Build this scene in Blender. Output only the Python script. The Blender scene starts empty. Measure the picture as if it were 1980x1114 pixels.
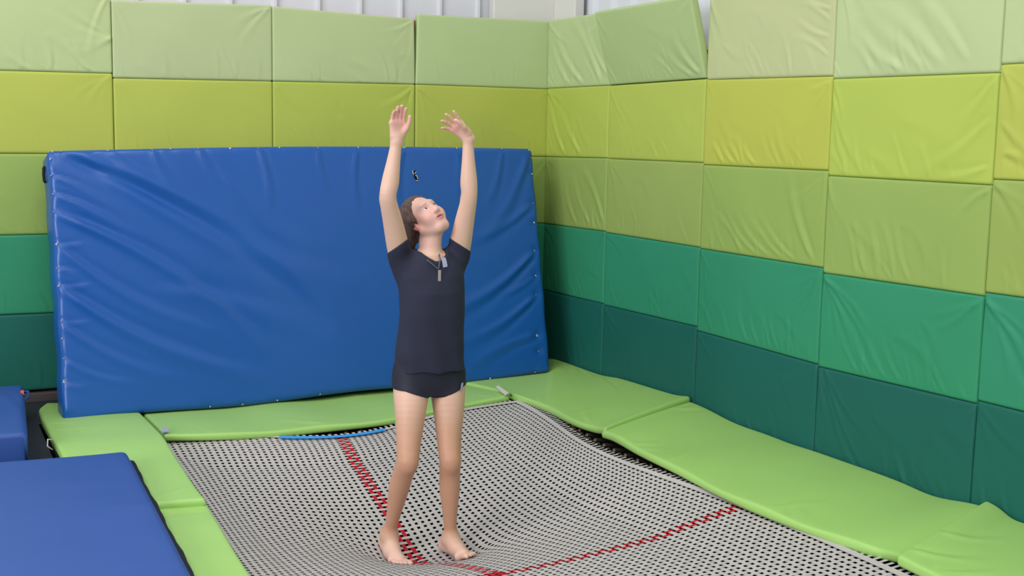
import bpy, bmesh, math, random
import numpy as np
from mathutils import Vector, Matrix

S = bpy.context.scene
COL = S.collection

# ---------------------------------------------------------------- camera
cd = bpy.data.cameras.new('camera')
cam = bpy.data.objects.new('camera', cd)
COL.objects.link(cam)
cd.sensor_fit = 'HORIZONTAL'; cd.sensor_width = 36.0
cd.lens = 2336.58 / 1980 * 36.0
cd.clip_end = 100
_r = Vector((0.89568266, -0.44434451, 0.01762189))
_u = Vector((0.04274171, 0.12546441, 0.99117699))
_d = Vector((0.44263497, 0.88702685, -0.13136834))
m3 = Matrix((_r, _u, -_d)).transposed()
cam.matrix_world = Matrix.Translation((-4.28866, -8.07404, 1.71059)) @ m3.to_4x4()
S.camera = cam

# ---------------------------------------------------------------- view, world, lights
S.view_settings.view_transform = 'Standard'
S.view_settings.look = 'None'
S.view_settings.gamma = 1.0
S.view_settings.exposure = 0.0
S.view_settings.use_curve_mapping = False

w = bpy.data.worlds.new('hall_light'); S.world = w
w.use_nodes = True
bg = w.node_tree.nodes['Background']
bg.inputs['Color'].default_value = (0.93, 0.96, 1.0, 1)
bg.inputs['Strength'].default_value = 0.45

def area(name, loc, target, sx, sy, power, color=(1, 1, 1)):
    l = bpy.data.lights.new(name, 'AREA'); l.shape = 'RECTANGLE'
    l.size = sx; l.size_y = sy; l.energy = power; l.color = color
    o = bpy.data.objects.new(name, l); COL.objects.link(o)
    o.location = loc
    o.rotation_euler = (Vector(target) - Vector(loc)).to_track_quat('-Z', 'Y').to_euler()
    return o

for i, (x, y) in enumerate(((-7, -2.5), (-3.4, -2.5), (-7, -6), (-3.4, -6), (-7, -10), (-3.4, -10))):
    area('hall_lamp', (x, y, 6.2), (x, y, 0), 2.4, 0.6, 77, (1.0, 0.98, 0.95))
area('daylight_opening', (-10.6, -6.8, 3.4), (-1.5, -2.0, 1.1), 5.0, 3.0, 450, (0.97, 0.98, 1.0))

# ---------------------------------------------------------------- materials
def s2l(c):
    return tuple(((v/255)/12.92 if v/255 <= .04045 else (((v/255)+.055)/1.055)**2.4) for v in c)

def mat(name, col, rough=.5, spec=.5, bump=0, bscale=200, metal=0, var=0, vscale=3, objcol=False, attr=None, sss=0, stretch=None, coat=0):
    m = bpy.data.materials.new(name); m.use_nodes = True
    nt = m.node_tree; b = nt.nodes['Principled BSDF']
    b.inputs['Base Color'].default_value = (*col, 1)
    b.inputs['Roughness'].default_value = rough
    b.inputs['Specular IOR Level'].default_value = spec
    b.inputs['Metallic'].default_value = metal
    if coat:
        b.inputs['Coat Weight'].default_value = coat
        b.inputs['Coat Roughness'].default_value = .25
    if sss:
        b.inputs['Subsurface Weight'].default_value = sss
        b.inputs['Subsurface Radius'].default_value = (.012, .005, .003)
        b.inputs['Subsurface Scale'].default_value = 1.0
    src = None
    if objcol:
        oi = nt.nodes.new('ShaderNodeObjectInfo'); src = oi.outputs['Color']
    if attr:
        at = nt.nodes.new('ShaderNodeVertexColor'); at.layer_name = attr; src = at.outputs['Color']
    tc = nt.nodes.new('ShaderNodeTexCoord')
    vec = tc.outputs['Object']
    if stretch:
        mp = nt.nodes.new('ShaderNodeMapping'); mp.inputs['Scale'].default_value = stretch
        nt.links.new(vec, mp.inputs['Vector']); vec = mp.outputs['Vector']
    if var:
        n = nt.nodes.new('ShaderNodeTexNoise'); n.inputs['Scale'].default_value = vscale
        n.inputs['Detail'].default_value = 4
        nt.links.new(vec, n.inputs['Vector'])
        hs = nt.nodes.new('ShaderNodeHueSaturation')
        mr = nt.nodes.new('ShaderNodeMapRange')
        mr.inputs['To Min'].default_value = 1 - var; mr.inputs['To Max'].default_value = 1 + var
        nt.links.new(n.outputs['Fac'], mr.inputs['Value'])
        nt.links.new(mr.outputs['Result'], hs.inputs['Value'])
        if src: nt.links.new(src, hs.inputs['Color'])
        else: hs.inputs['Color'].default_value = (*col, 1)
        src = hs.outputs['Color']
    if src: nt.links.new(src, b.inputs['Base Color'])
    if bump:
        n2 = nt.nodes.new('ShaderNodeTexNoise'); n2.inputs['Scale'].default_value = bscale
        n2.inputs['Detail'].default_value = 3
        nt.links.new(vec, n2.inputs['Vector'])
        bp = nt.nodes.new('ShaderNodeBump'); bp.inputs['Strength'].default_value = bump
        bp.inputs['Distance'].default_value = .01
        nt.links.new(n2.outputs['Fac'], bp.inputs['Height'])
        nt.links.new(bp.outputs['Normal'], b.inputs['Normal'])
    return m

M = {}
M['panel'] = mat('panel_vinyl', (1, 1, 1), .52, .26, .08, 14, var=.05, vscale=2.2, objcol=True)
M['pad'] = mat('pad_vinyl', s2l((160, 203, 112)), .45, .3, .10, 16, var=.05, vscale=2.5)
M['blue'] = mat('blue_vinyl', s2l((20, 84, 164)), .33, .5, .10, 12, var=.06, vscale=2)
M['blue2'] = mat('faded_blue_vinyl', s2l((45, 80, 152)), .5, .4, .08, 12, var=.05, vscale=2)
M['black_part'] = mat('matte_black', s2l((32, 34, 44)), .7, .2)
M['strap'] = mat('white_webbing', s2l((187, 182, 180)), .75, .2, var=.06, vscale=30)
M['red'] = mat('red_webbing', s2l((184, 30, 42)), .7, .2, var=.08, vscale=40)
M['tape'] = mat('blue_tape', s2l((60, 150, 225)), .45, .3)
M['steel'] = mat('dark_spring_steel', s2l((88, 78, 68)), .35, .5, metal=.8)
M['hook'] = mat('bright_hook_steel', s2l((190, 190, 190)), .3, .5, metal=.9)
M['frame'] = mat('black_frame_paint', s2l((26, 26, 28)), .5, .4)
M['deck'] = mat('black_deck', s2l((46, 52, 58)), .85, .2, .3, 180, var=.15, vscale=6)
M['pit'] = mat('pit_black', s2l((22, 21, 24)), .9, .1)
M['clad'] = mat('white_cladding', s2l((222, 224, 230)), .5, .3, var=.02, vscale=1.5)
M['column'] = mat('cream_column', s2l((222, 220, 214)), .6, .3, var=.03, vscale=3)
M['redboard'] = mat('red_board', s2l((170, 30, 40)), .6, .3)
M['trim'] = mat('brown_grey_trim', s2l((84, 76, 76)), .6, .3)
M['white'] = mat('white_thread', s2l((214, 212, 206)), .8, .2)
M['grime'] = mat('grey_thread', s2l((150, 156, 172)), .8, .2)
M['dark'] = mat('torn_foam_dark', s2l((18, 18, 24)), .9, .1)
M['orange'] = mat('orange_mark', s2l((226, 110, 70)), .6, .3)
M['skin'] = mat('skin', (1, 1, 1), .48, .35, .04, 90, attr='tint', sss=.06, var=.03, vscale=9)
M['shirt'] = mat('black_jersey', s2l((46, 48, 66)), .8, .25, .10, 60, var=.05, vscale=8)
M['shorts'] = mat('black_lycra', s2l((36, 37, 52)), .6, .3, var=.05, vscale=8)
M['hair'] = mat('brown_hair', s2l((92, 70, 62)), .5, .4, .8, 60, var=.3, vscale=40, stretch=(3, 3, .5))
M['logo'] = mat('light_grey_print', s2l((160, 164, 188)), .6, .3)
M['cord'] = mat('grey_cord', s2l((92, 92, 104)), .6, .3)
M['tag'] = mat('silver_pendant', s2l((190, 180, 176)), .35, .5, metal=.5)
M['eyewhite'] = mat('eye', s2l((225, 220, 215)), .2, .5)
M['iris'] = mat('iris_brown', s2l((70, 50, 40)), .2, .5)

# ---------------------------------------------------------------- object helpers
def link(name, me, m=None, parent=None):
    o = bpy.data.objects.new(name, me); COL.objects.link(o)
    if m is not None and me is not None:
        for mm in (m if isinstance(m, (list, tuple)) else [m]): me.materials.append(mm)
    if parent is not None: o.parent = parent
    return o

def tag(o, label=None, cat=None, group=None, kind=None):
    if label: o['label'] = label
    if cat: o['category'] = cat
    if group: o['group'] = group
    if kind: o['kind'] = kind
    return o

def empty(name, loc):
    o = bpy.data.objects.new(name, None); COL.objects.link(o)
    o.empty_display_size = .1
    o.location = loc
    return o

def part(name, me, m, root):
    """mesh with world coordinates put under a root Empty"""
    o = link(name, me, m)
    o.parent = root
    o.matrix_parent_inverse = Matrix.Translation(root.location).inverted()
    return o

def subpart(name, me, m, parent):
    o = link(name, me, m)
    o.parent = parent
    return o

def mesh(name, verts, faces, smooth=True):
    me = bpy.data.meshes.new(name)
    me.from_pydata([tuple(v) for v in verts], [], faces)
    me.update()
    if smooth:
        me.polygons.foreach_set('use_smooth', [True] * len(me.polygons))
    return me

def boxes(name, bl, bev=0):
    bm = bmesh.new()
    for lo, hi in bl:
        r = bmesh.ops.create_cube(bm, size=1)
        for v in r['verts']:
            v.co = Vector((lo[i] + (v.co[i] + .5) * (hi[i] - lo[i]) for i in range(3)))
    if bev:
        bmesh.ops.bevel(bm, geom=bm.edges[:], offset=bev, segments=2, profile=.5, affect='EDGES')
    me = bpy.data.meshes.new(name); bm.to_mesh(me); bm.free()
    return me

def tube(path, rad, n=8, cap=True, ring=None):
    """returns verts, faces; rad number or list"""
    V = []; F = []
    path = [Vector(p) for p in path]
    prev = None
    for i, p in enumerate(path):
        a = path[max(0, i-1)]; b = path[min(len(path)-1, i+1)]
        t = (b-a).normalized()
        if prev is None:
            ref = Vector((0, 0, 1)) if abs(t.z) < .9 else Vector((1, 0, 0))
            x = t.cross(ref).normalized()
        else:
            x = (prev - t * prev.dot(t)).normalized()
        prev = x; y = t.cross(x)
        rr = rad[i] if isinstance(rad, (list, tuple)) else rad
        for k in range(n):
            an = 2*math.pi*k/n
            V.append(p + (x*math.cos(an) + y*math.sin(an)) * rr)
    for i in range(len(path)-1):
        for k in range(n):
            F.append((i*n+k, i*n+(k+1) % n, (i+1)*n+(k+1) % n, (i+1)*n+k))
    if cap:
        F.append(tuple(range(n-1, -1, -1))); F.append(tuple((len(path)-1)*n+k for k in range(n)))
    return V, F

def soft_box(name, base, nrm, W, H, h, r, ns, nt, disp=None, vec=False):
    """Rounded upholstered slab. base(s,t) -> point on the FRONT plane, nrm(s,t) -> outward
    normal, W,H real lengths, h thickness, r edge radius, disp(s,t) outward push of the front."""
    K = 4
    def samples(n, L):
        out = []
        for k in range(K):
            th = math.pi/2*k/K
            out.append((r*(1-math.cos(th))/L, k))
        # interior
        s0 = r/L
        for i in range(n+1):
            out.append((s0 + (1-2*s0)*i/n, K))
        for k in range(K-1, -1, -1):
            th = math.pi/2*k/K
            out.append((1-r*(1-math.cos(th))/L, k))
        return out
    SS = samples(ns, W); TT = samples(nt, H)
    A = len(SS); B = len(TT)
    ks = np.array([k for _, k in SS])[:, None]*np.ones((1, B)); kt = np.ones((A, 1))*np.array([k for _, k in TT])[None]
    s0 = np.array([a for a, _ in SS])[:, None]*np.ones((1, B)); t0 = np.ones((A, 1))*np.array([a for a, _ in TT])[None]
    cs = np.cos(np.pi/2*ks/K); ct = np.cos(np.pi/2*kt/K)
    q = cs*cs+ct*ct
    f = np.where(q > 1, 1/np.sqrt(np.maximum(q, 1e-9)), 1)
    s2 = s0+np.where(np.arange(A)[:, None] < A/2, 1, -1)*(cs-cs*f)*r/W
    t2 = t0+np.where(np.arange(B)[None] < B/2, 1, -1)*(ct-ct*f)*r/H
    z = r*np.sqrt(np.maximum(0, 1-q))
    if vec: P = base(s2, t2)
    else: P = np.array([[tuple(base(float(s2[a, b]), float(t2[a, b]))) for b in range(B)] for a in range(A)])
    n = np.array(tuple(nrm), float)
    hf = -r+z
    if disp is not None: hf = hf+disp(s2, t2)*(z/r)
    Vf = P+hf[..., None]*n; Vb = P+(-h+r-z)[..., None]*n
    V = np.concatenate([Vf.reshape(-1, 3), Vb.reshape(-1, 3)])
    I = np.arange(A*B).reshape(A, B)
    Q = np.stack([I[:-1, :-1], I[1:, :-1], I[1:, 1:], I[:-1, 1:]], -1).reshape(-1, 4)
    # orientation of the front
    e1 = P[A//2+1, B//2]-P[A//2, B//2]; e2 = P[A//2, B//2+1]-P[A//2, B//2]
    good = np.cross(e1, e2)@n > 0
    loop = np.concatenate([I[:, 0], I[-1, 1:], I[-2::-1, -1], I[0, -2:0:-1]])
    l2 = np.roll(loop, -1)
    Wl = np.stack([loop, loop+A*B, l2+A*B, l2], -1)
    if not good: Q = Q[:, ::-1]; Wl = Wl[:, ::-1]
    F = np.concatenate([Q, Q[:, ::-1]+A*B, Wl])
    me = bpy.data.meshes.new(name)
    me.vertices.add(len(V)); me.vertices.foreach_set('co', V.astype(np.float32).ravel())
    me.loops.add(F.size); me.loops.foreach_set('vertex_index', F.astype(np.int32).ravel())
    me.polygons.add(len(F)); me.polygons.foreach_set('loop_start', np.arange(0, F.size, 4, dtype=np.int32))
    me.polygons.foreach_set('use_smooth', np.ones(len(F), bool))
    me.update(calc_edges=True)
    return me

def lerp(a, b, t): return Vector(a)*(1-t) + Vector(b)*t

def poly_at(pl, t):
    """point at parameter t (0..1 by index-length) on a polyline, smoothed"""
    n = len(pl)-1
    L = [0]
    for i in range(n): L.append(L[-1] + (Vector(pl[i+1])-Vector(pl[i])).length)
    x = t*L[-1]
    for i in range(n):
        if x <= L[i+1] or i == n-1:
            f = (x-L[i])/(L[i+1]-L[i])
            p0 = Vector(pl[max(0, i-1)]); p1 = Vector(pl[i]); p2 = Vector(pl[i+1]); p3 = Vector(pl[min(n, i+2)])
            d = (L[i+1]-L[i])
            m1 = (p2-p0)*(d/(max(1e-6, (L[i+1]-L[max(0, i-1)])))); m2 = (p3-p1)*(d/(max(1e-6, L[min(n, i+2)]-L[i])))
            f2 = f*f; f3 = f2*f
            return p1*(2*f3-3*f2+1) + m1*(f3-2*f2+f) + p2*(-2*f3+3*f2) + m2*(f3-f2)

def fold(u, v, p0, p1, wdt, amp):
    """height of a soft crease running from p0 to p1 (metres); u, v arrays or numbers"""
    dx = p1[0]-p0[0]; dy = p1[1]-p0[1]; L2 = dx*dx+dy*dy
    t = ((u-p0[0])*dx+(v-p0[1])*dy)/L2
    L = math.sqrt(L2)
    d = ((u-p0[0])*dy-(v-p0[1])*dx)/L
    d = d+.06*L*np.sin(np.pi*np.clip(t, 0, 1))*(1 if (p0[0]*37+p0[1]*91) % 2 < 1 else -1)
    ww = wdt*(.45+.75*np.clip(t, 0, 1))
    env = np.clip(t/.12+.1, 0, 1)*np.clip(1-t, 0, 1)**.7
    return amp*env*(np.exp(-(d/ww)**2)-.6*np.exp(-((d-1.6*ww)/ww)**2))

# ---------------------------------------------------------------- setting
def struct(name, me, m):
    o = link(name, me, m); o['kind'] = 'structure'
    return o

# deck with the trampoline pit
PX0, PX1, PY0, PY1 = -3.67, -0.42, -6.4, -0.62
ZF = -.07
def deck():
    V = []; F = []
    xs = [-9, PX0, PX1, .5]; ys = [-13, PY0, PY1, .5]
    for x in xs:
        for y in ys: V.append((x, y, ZF))
    for i in range(3):
        for j in range(3):
            if i == 1 and j == 1: continue
            a = i*4+j; F.append((a, a+4, a+5, a+1))
    return mesh('floor', V, F, False)
struct('floor', deck(), M['deck'])
def pit():
    b = -1.0
    P = [(PX0, PY0), (PX1, PY0), (PX1, PY1), (PX0, PY1)]
    V = [(x, y, ZF) for x, y in P] + [(x, y, b) for x, y in P]
    F = [(4, 5, 6, 7)] + [(i, (i+1) % 4, (i+1) % 4+4, i+4)[::-1] for i in range(4)]
    return mesh('floor_pit', V, F, False)
struct('floor_pit', pit(), M['pit'])

# corrugated white cladding walls
def ribbed(name, axis, a0, a1, c, z0, z1, pitch, rib, depth):
    V = []; prof = []
    x = a0
    while x < a1:
        prof += [(x, 0), (x+pitch-rib, 0), (x+pitch-rib*.75, -depth), (x+pitch-rib*.25, -depth)]
        x += pitch
    prof.append((x, 0))
    for a, dd in prof:
        for z in (z0, z1):
            V.append((a, c+dd, z) if axis == 'x' else (c+dd, a, z))
    F = [(2*i, 2*i+2, 2*i+3, 2*i+1) for i in range(len(prof)-1)]
    return mesh(name, V, F, False)
struct('wall_back', ribbed('wall_back', 'x', -9.0, .32, .22, ZF, 7, .305, .035, .03), M['clad'])
struct('wall_right', ribbed('wall_right', 'y', -13, .24, .22, ZF, 7, .26, .09, .035), M['clad'])
struct('trim_1', boxes('trim_1', [((-.40, .10, ZF), (.18, .185, 7)), ((.10, -.22, ZF), (.183, .10, 7))], .01), M['column'])
struct('trim_2', boxes('trim_2', [((-9, -.02, ZF), (-.02, .07, -.012))], .004), M['trim'])
struct('wall_backing_board', boxes('wall_backing_board', [((-4.13, .075, ZF), (-.42, .10, 2.455)), ((.07, -5.29, ZF), (.10, -.25, 2.20))], .002), M['redboard'])

# ---------------------------------------------------------------- padded wall panels
C_PALE = (186, 200, 146); C_LIME = (180, 193, 88); C_OLIVE = (152, 174, 92); C_GREEN = (52, 142, 106); C_DARK = (28, 98, 88)
ROWCOL = [C_DARK, C_GREEN, C_OLIVE, C_LIME, C_PALE]
ROWNAME = ['dark green', 'mid green', 'olive green', 'lime', 'pale green']
GAIN = 1.0
FK = 1.25
def panel_mesh(name, c00, c10, c11, c01, n, seed, strength, extra=(), ns=120, nt=60):
    """corners bottom-left, bottom-right, top-right, top-left seen from the room"""
    rnd = random.Random(seed)
    c00, c10, c11, c01 = map(Vector, (c00, c10, c11, c01))
    W = (c10-c00).length; H = (c01-c00).length
    n = Vector(n)
    fl = []
    k = int(6+6*strength)
    for i in range(k):          # creases pulled up out of the bottom edge
        x = rnd.uniform(.05, .95)*W
        L = rnd.uniform(.10, .30); an = math.radians(rnd.uniform(95, 140))
        fl.append(((x, .012), (x+L*math.cos(an), .012+L*math.sin(an)), rnd.uniform(.012, .024), strength*rnd.uniform(.0015, .0045)))
    for i in range(int(3+4*strength)):   # creases fanning from the upper corners
        if rnd.random() < .5:
            p0 = (W-.015, H-.02); an = math.radians(rnd.uniform(195, 262))
        else:
            p0 = (.015, H-.02); an = math.radians(rnd.uniform(-80, -25))
        L = rnd.uniform(.15, .42)
        fl.append((p0, (p0[0]+L*math.cos(an), p0[1]+L*math.sin(an)), rnd.uniform(.014, .026), strength*rnd.uniform(.002, .005)))
    for i in range(3):
        x = rnd.uniform(.1, .9)*W; y = rnd.uniform(.2, .8)*H
        L = rnd.uniform(.2, .5); an = math.radians(rnd.uniform(-60, -20))
        fl.append(((x, y), (x+L*math.cos(an), y+L*math.sin(an)), rnd.uniform(.03, .06), strength*rnd.uniform(.001, .003)))
    fl += list(extra)
    ph = rnd.uniform(0, 6)
    K4 = [np.array(tuple(c)) for c in (c00, c10, c11, c01)]
    def base(s, t):
        s = s[..., None]; t = t[..., None]
        return K4[0]*(1-s)*(1-t)+K4[1]*s*(1-t)+K4[2]*s*t+K4[3]*(1-s)*t
    def disp(s, t):
        u = s*W; v = t*H
        z = .007*np.sqrt(np.sin(np.pi*np.clip(s, 0, 1))*np.sin(np.pi*np.clip(t, 0, 1)))
        z = z+.0014*np.sin(u*9+ph+3*v)*np.sin(v*11+ph*2)
        for f in fl: z = z+fold(u, v, f[0], f[1], f[2], f[3]*FK)
        return z
    return soft_box(name, base, n, W, H, .055, .012, ns, nt, disp, True)

def panel(c00, c10, c11, c01, n, row, seed, label, strength=.6, jit=(1, 1, 1), extra=(), name='padded_panel'):
    me = panel_mesh(name, c00, c10, c11, c01, n, seed, strength, extra)
    o = link(name, me, M['panel'])
    c = s2l(ROWCOL[row])
    o.color = (*[min(.95, c[i]*GAIN*jit[i]) for i in range(3)], 1)
    tag(o, label, 'wall pad', 'padded wall panels')
    return o

ordn = ['first', 'second', 'third', 'fourth', 'fifth']
rowpos = ['bottom row', 'second row from bottom', 'middle row', 'second row from top', 'top row']
# back wall: columns counted from the corner; z of the seams at the left and right end of each column
backc = [
  (-1.050, .045, [(-.02, -.02), (.490, .495), (1.0212, 0.9978), (1.5021, 1.5003), (2.0045, 2.0032), (2.4936, 2.4999)]),
 (-2.079, -1.054, [(-.01, -.01), (.495, .495), (1.0, 1.0), (1.4996, 1.4983), (1.9929, 2.0043), (2.4858, 2.4600)]),
 (-3.107, -2.082, [(0, 0), (.5, .5), (1.0, 1.0), (1.4968, 1.4996), (1.9789, 1.9926), (2.4635, 2.4919)]),
 (-4.140, -3.111, [(.005, .005), (0.4993, 0.4930), (0.9966, 0.9961), (1.4990, 1.5000), (1.9998, 2.0075), (2.505, 2.505)]),
]
WB = {(1, 3): .7, (3, 4): .9, (1, 4): .7, (0, 3): .5, (0, 4): .25, (2, 4): .5, (2, 3): .3, (3, 3): .3}
jr = random.Random(11)
def jitter(): return tuple(1+jr.uniform(-.035, .035) for _ in range(3))
for ci, (x0, x1, zs) in enumerate(backc):
    g = .0008; gx = -.0012
    for row in range(5):
        (a0, a1), (b0, b1) = zs[row], zs[row+1]
        dx = .0
        if row == 4 and ci == 1: x1t = x1-.008
        else: x1t = x1
        x0t = x0+(.012 if (row == 4 and ci == 0) else 0)
        ex = []
        if ci == 3 and row == 4:
            for an, L, am in ((160, .45, .006), (172, .36, .005), (186, .3, .006), (140, .5, .005), (200, .3, .004)):
                ex.append(((1.04, .22), (1.04+L*math.cos(math.radians(an)), .22+L*math.sin(math.radians(an))), .026, am*.62))
        col = 'furthest left' if ci == 3 else ordn[ci]+' from corner'
        panel((x0+gx/2, 0, a0+g/2), (x1-gx/2, 0, a1+g/2), (x1t-gx/2, 0, b1-g/2), (x0t+gx/2, 0, b0-g/2), (0, -1, 0), row, 100+ci*10+row,
              '%s padded panel, back wall, %s, %s' % (ROWNAME[row], rowpos[row], col), WB.get((ci, row), .45), jitter(), ex)

# right wall
rightc = [
 (-.004, -.905, [(-.03, -.005), (0.4897, 0.5073), (0.9967, 1.0123), (1.5000, 1.5165), (2.0070, 2.0092), (2.503, 2.50)]),
 (-.909, -2.025, [(-.01, -.01), (0.5001, 0.5200), (1.0057, 1.0090), (1.5136, 1.5225), (2.0089, 2.0230), (2.51, 2.52)]),
 (-2.030, -3.139, [(-.01, -.01), (0.4962, 0.4897), (1.0033, 1.0081), (1.5105, 1.5190), (2.0166, 2.0047), (2.51, 2.50)]),
 (-3.143, -4.214, [(-.01, -.01), (0.4794, 0.5073), (0.9817, 1.0001), (1.4926, 1.4969), (1.9911, 1.9884), (2.50, 2.49)]),
 (-4.218, -5.300, [(.03, .03), (0.5227, .54), (1.0174, 1.04), (1.5228, 1.53), (2.0233, 2.03), (2.53, 2.53)]),
]
def radial(W, H, cx, cy, lst):
    return [((cx, cy), (cx+L*math.cos(math.radians(a)), cy+L*math.sin(math.radians(a))), wd, am) for a, L, wd, am in lst]
EX = {
 (2, 2): [((1.03, .03), (.80, .50), .030, .008)] + [((x, .02), (x-.30, .02+.22), .018, .004) for x in (.42, .55, .66, .78, .88)],
 (2, 1): radial(1.1, .5, 1.09, .48, [(225, .35, .016, .005), (240, .5, .02, .005)]) + [((x, .02), (x-.10, .02+.2), .02, .004) for x in (.5, .6, .7, .78)],
 (3, 1): radial(1.1, .5, .02, .48, [(-45, .6, .02, .005), (-58, .5, .02, .004), (-35, .5, .02, .004), (-70, .4, .018, .004)]) + [((x, .02), (x-.16, .02+.24), .02, .004) for x in (.3, .4, .5, .6)] + radial(1.1, .5, 1.05, .48, [(215, .3, .018, .004)]),
 (3, 0): radial(1.1, .5, .05, .5, [(-52, .7, .02, .005), (-62, .6, .02, .004), (-40, .5, .02, .004)]),
 (3, 2): [((x, .02), (x-.12, .02+.3), .022, .004) for x in (.25, .33, .42, .52, .62)],
 (3, 3): radial(1.1, .5, .02, .40, [(-72, .4, .02, .005), (-60, .4, .02, .005)]) + [((1.05, .08), (.7, .02), .025, .004), ((1.05, .3), (.6, .02), .03, .004)],
 (3, 4): [((.75, .04), (.2, .38), .05, .006), ((.9, .05), (.35, .5), .04, .005), ((.48, .03), (.1, .3), .04, .006), ((.62, .03), (.3, .24), .035, .005), ((.3, .03), (.1, .2), .025, .004)],
 (2, 4): [((1.08, y), (1.08-.3, y+.12), .018, .004) for y in (.10, .2, .28, .34, .42)],
 (2, 3): [((x, .02), (x-.12, .02+.11), .018, .005) for x in (.2, .3, .36, .5)],
 (1, 4): [((1.07, .03), (.85, .3), .03, .007), ((1.0, .02), (.75, .2), .025, .004), ((.8, .02), (.6, .17), .02, .003)],
 (0, 4): [((.55, .02), (.1, .42), .035, .007), ((.8, .02), (.35, .5), .04, .007), ((.35, .02), (.05, .35), .03, .005), ((.9, .06), (.55, .5), .03, .006)],
 (0, 3): [((.3, .02), (.04, .45), .03, .005), ((.55, .02), (.2, .4), .03, .004)],
 (0, 2): [((.88, .05), (.55, .45), .03, .006), ((.7, .03), (.42, .4), .03, .004), ((.5, .02), (.3, .35), .03, .004)],
 (4, 1): radial(1.1, .5, .02, .46, [(-50, .5, .025, .007), (-65, .4, .02, .005), (-35, .5, .02, .004)]),
 (4, 3): [((.05, .12), (.3, .02), .03, .006), ((.03, .25), (.35, .05), .03, .005)],
}
JT = {(2, 4): (1.05, .97, 1.0), (1, 4): (.92, .98, .9), (3, 4): (1.02, 1.03, 1.04), (2, 3): (1.06, .98, .9), (0, 4): (1.0, 1.03, 1.02)}
for ci, (y0, y1, zs) in enumerate(rightc):
    g = .0008; gx = -.0012
    for row in range(5):
        (a0, a1), (b0, b1) = zs[row], zs[row+1]
        c00 = Vector((0, y0-gx/2, a0+g/2)); c10 = Vector((0, y1+gx/2, a1+g/2)); c11 = Vector((0, y1+gx/2, b1-g/2)); c01 = Vector((0, y0-gx/2, b0-g/2))
        n = Vector((-1, 0, 0))
        lab = '%s padded panel, right wall, %s, %s from corner' % (ROWNAME[row], rowpos[row], ordn[ci])
        if (ci, row) == (1, 4):      # loose top panel leaning out of the wall
            off = Vector((-.135, 0, -.022)); c11 += off; c01 += off
            c00 += Vector((-.004, 0, 0)); c10 += Vector((-.004, 0, 0))
            n = (c10-c00).cross(c01-c00).normalized()
            if n.x > 0: n = -n
            lab = 'loose pale green padded panel tilting out from the top of the right wall'
        if (ci, row) == (0, 4):
            c11 += Vector((-.03, 0, 0))
        panel(c00, c10, c11, c01, n, row, 200+ci*10+row, lab, {0: .55, 1: .45, 2: .7, 3: .8, 4: .7}[ci], JT.get((ci, row), jitter()), EX.get((ci, row), ()))

# ---------------------------------------------------------------- trampoline
tramp = empty('trampoline', (-2.1, -3.65, ZF))
tag(tramp, 'sunken trampoline with white woven webbing bed marked by a red cross', 'trampoline')
BX0, BX1, BY1, BY0 = -3.38, -.815, -1.25, -5.96
PC = (-2.10, -2.72)
ZR = -.02
_d = [0, .1, .2, .3, .57, .8, 1.0, 1.25, 1.5, 2, 3, 6]
_z = [-.405, -.397, -.37, -.335, -.258, -.2, -.16, -.122, -.094, -.06, -.03, -.01]
def bedz(x, y):
    d = math.hypot(x-PC[0], y-PC[1])
    z = float(np.interp(d, _d, _z))
    # smooth the table a little
    z = (z + float(np.interp(d+.05, _d, _z)) + float(np.interp(abs(d-.05), _d, _z)))/3
    for fx, fy in ((-2.24, -2.74), (-1.92, -2.86)):
        z -= .035*math.exp(-((x-fx)**2+(y-fy)**2)/.02)
    e = min(x-BX0, BX1-x, BY1-y, y-BY0)
    f = .40 + .60*min(1, max(0, e)/.48)**.8
    return z*f
def bedp(x, y, dz=0):
    """material point -> world, edges pulled in towards the jumper"""
    z = bedz(x, y)
    px = math.exp(-((y+2.45)/.75)**2); py = math.exp(-((x+2.08)/.66)**2)
    x2 = x; y2 = y
    fr = max(0, 1-(BX1-x)/.6); x2 -= .13*px*fr**2
    fl = max(0, 1-(x-BX0)/.6); x2 += .10*px*fl**2
    fb = max(0, 1-(BY1-y)/.9); y2 -= .285*py*fb**2; z -= .04*max(py, .35)*fb**3
    return Vector((x2, y2, z+dz))

NX, NY = 69, 129
hem = .036
ax = [BX0+hem + (BX1-BX0-2*hem)*(i+.5)/NX for i in range(NX)]
ay = [BY0+hem + (BY1-BY0-2*hem)*(j+.5)/NY for j in range(NY)]
pxp = ax[1]-ax[0]; pyp = ay[1]-ay[0]
WX = pxp*.57    # width of the straps running along y
WY = pyp*.51    # width of the straps running along x
RX = (NX//2-1, NX//2); RY = (NY//2-1, NY//2)
def strap_y(i, V, F):
    """strap running along y at ax[i]"""
    s = len(V)
    ys = [BY0+hem*.5]
    for j in range(NY): ys += [ay[j]-pyp*.25, ay[j]+pyp*.25]
    ys.append(BY1-hem*.5)
    for k, y in enumerate(ys):
        dz = 0
        if 0 < k < len(ys)-1:
            j = (k-1)//2; dz = .0004 if (i+j) % 2 else -.0004
        V.append(bedp(ax[i]-WX/2, y, dz)); V.append(bedp(ax[i]+WX/2, y, dz))
    for k in range(len(ys)-1): F.append((s+2*k, s+2*k+1, s+2*k+3, s+2*k+2))
def strap_x(j, V, F):
    s = len(V)
    xs = [BX0+hem*.5]
    for i in range(NX): xs += [ax[i]-pxp*.25, ax[i]+pxp*.25]
    xs.append(BX1-hem*.5)
    for k, x in enumerate(xs):
        dz = 0
        if 0 < k < len(xs)-1:
            i = (k-1)//2; dz = -.0004 if (i+j) % 2 else .0004
        V.append(bedp(x, ay[j]-WY/2, dz)); V.append(bedp(x, ay[j]+WY/2, dz))
    for k in range(len(xs)-1): F.append((s+2*k+1, s+2*k, s+2*k+2, s+2*k+3))
V = []; F = []
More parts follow.
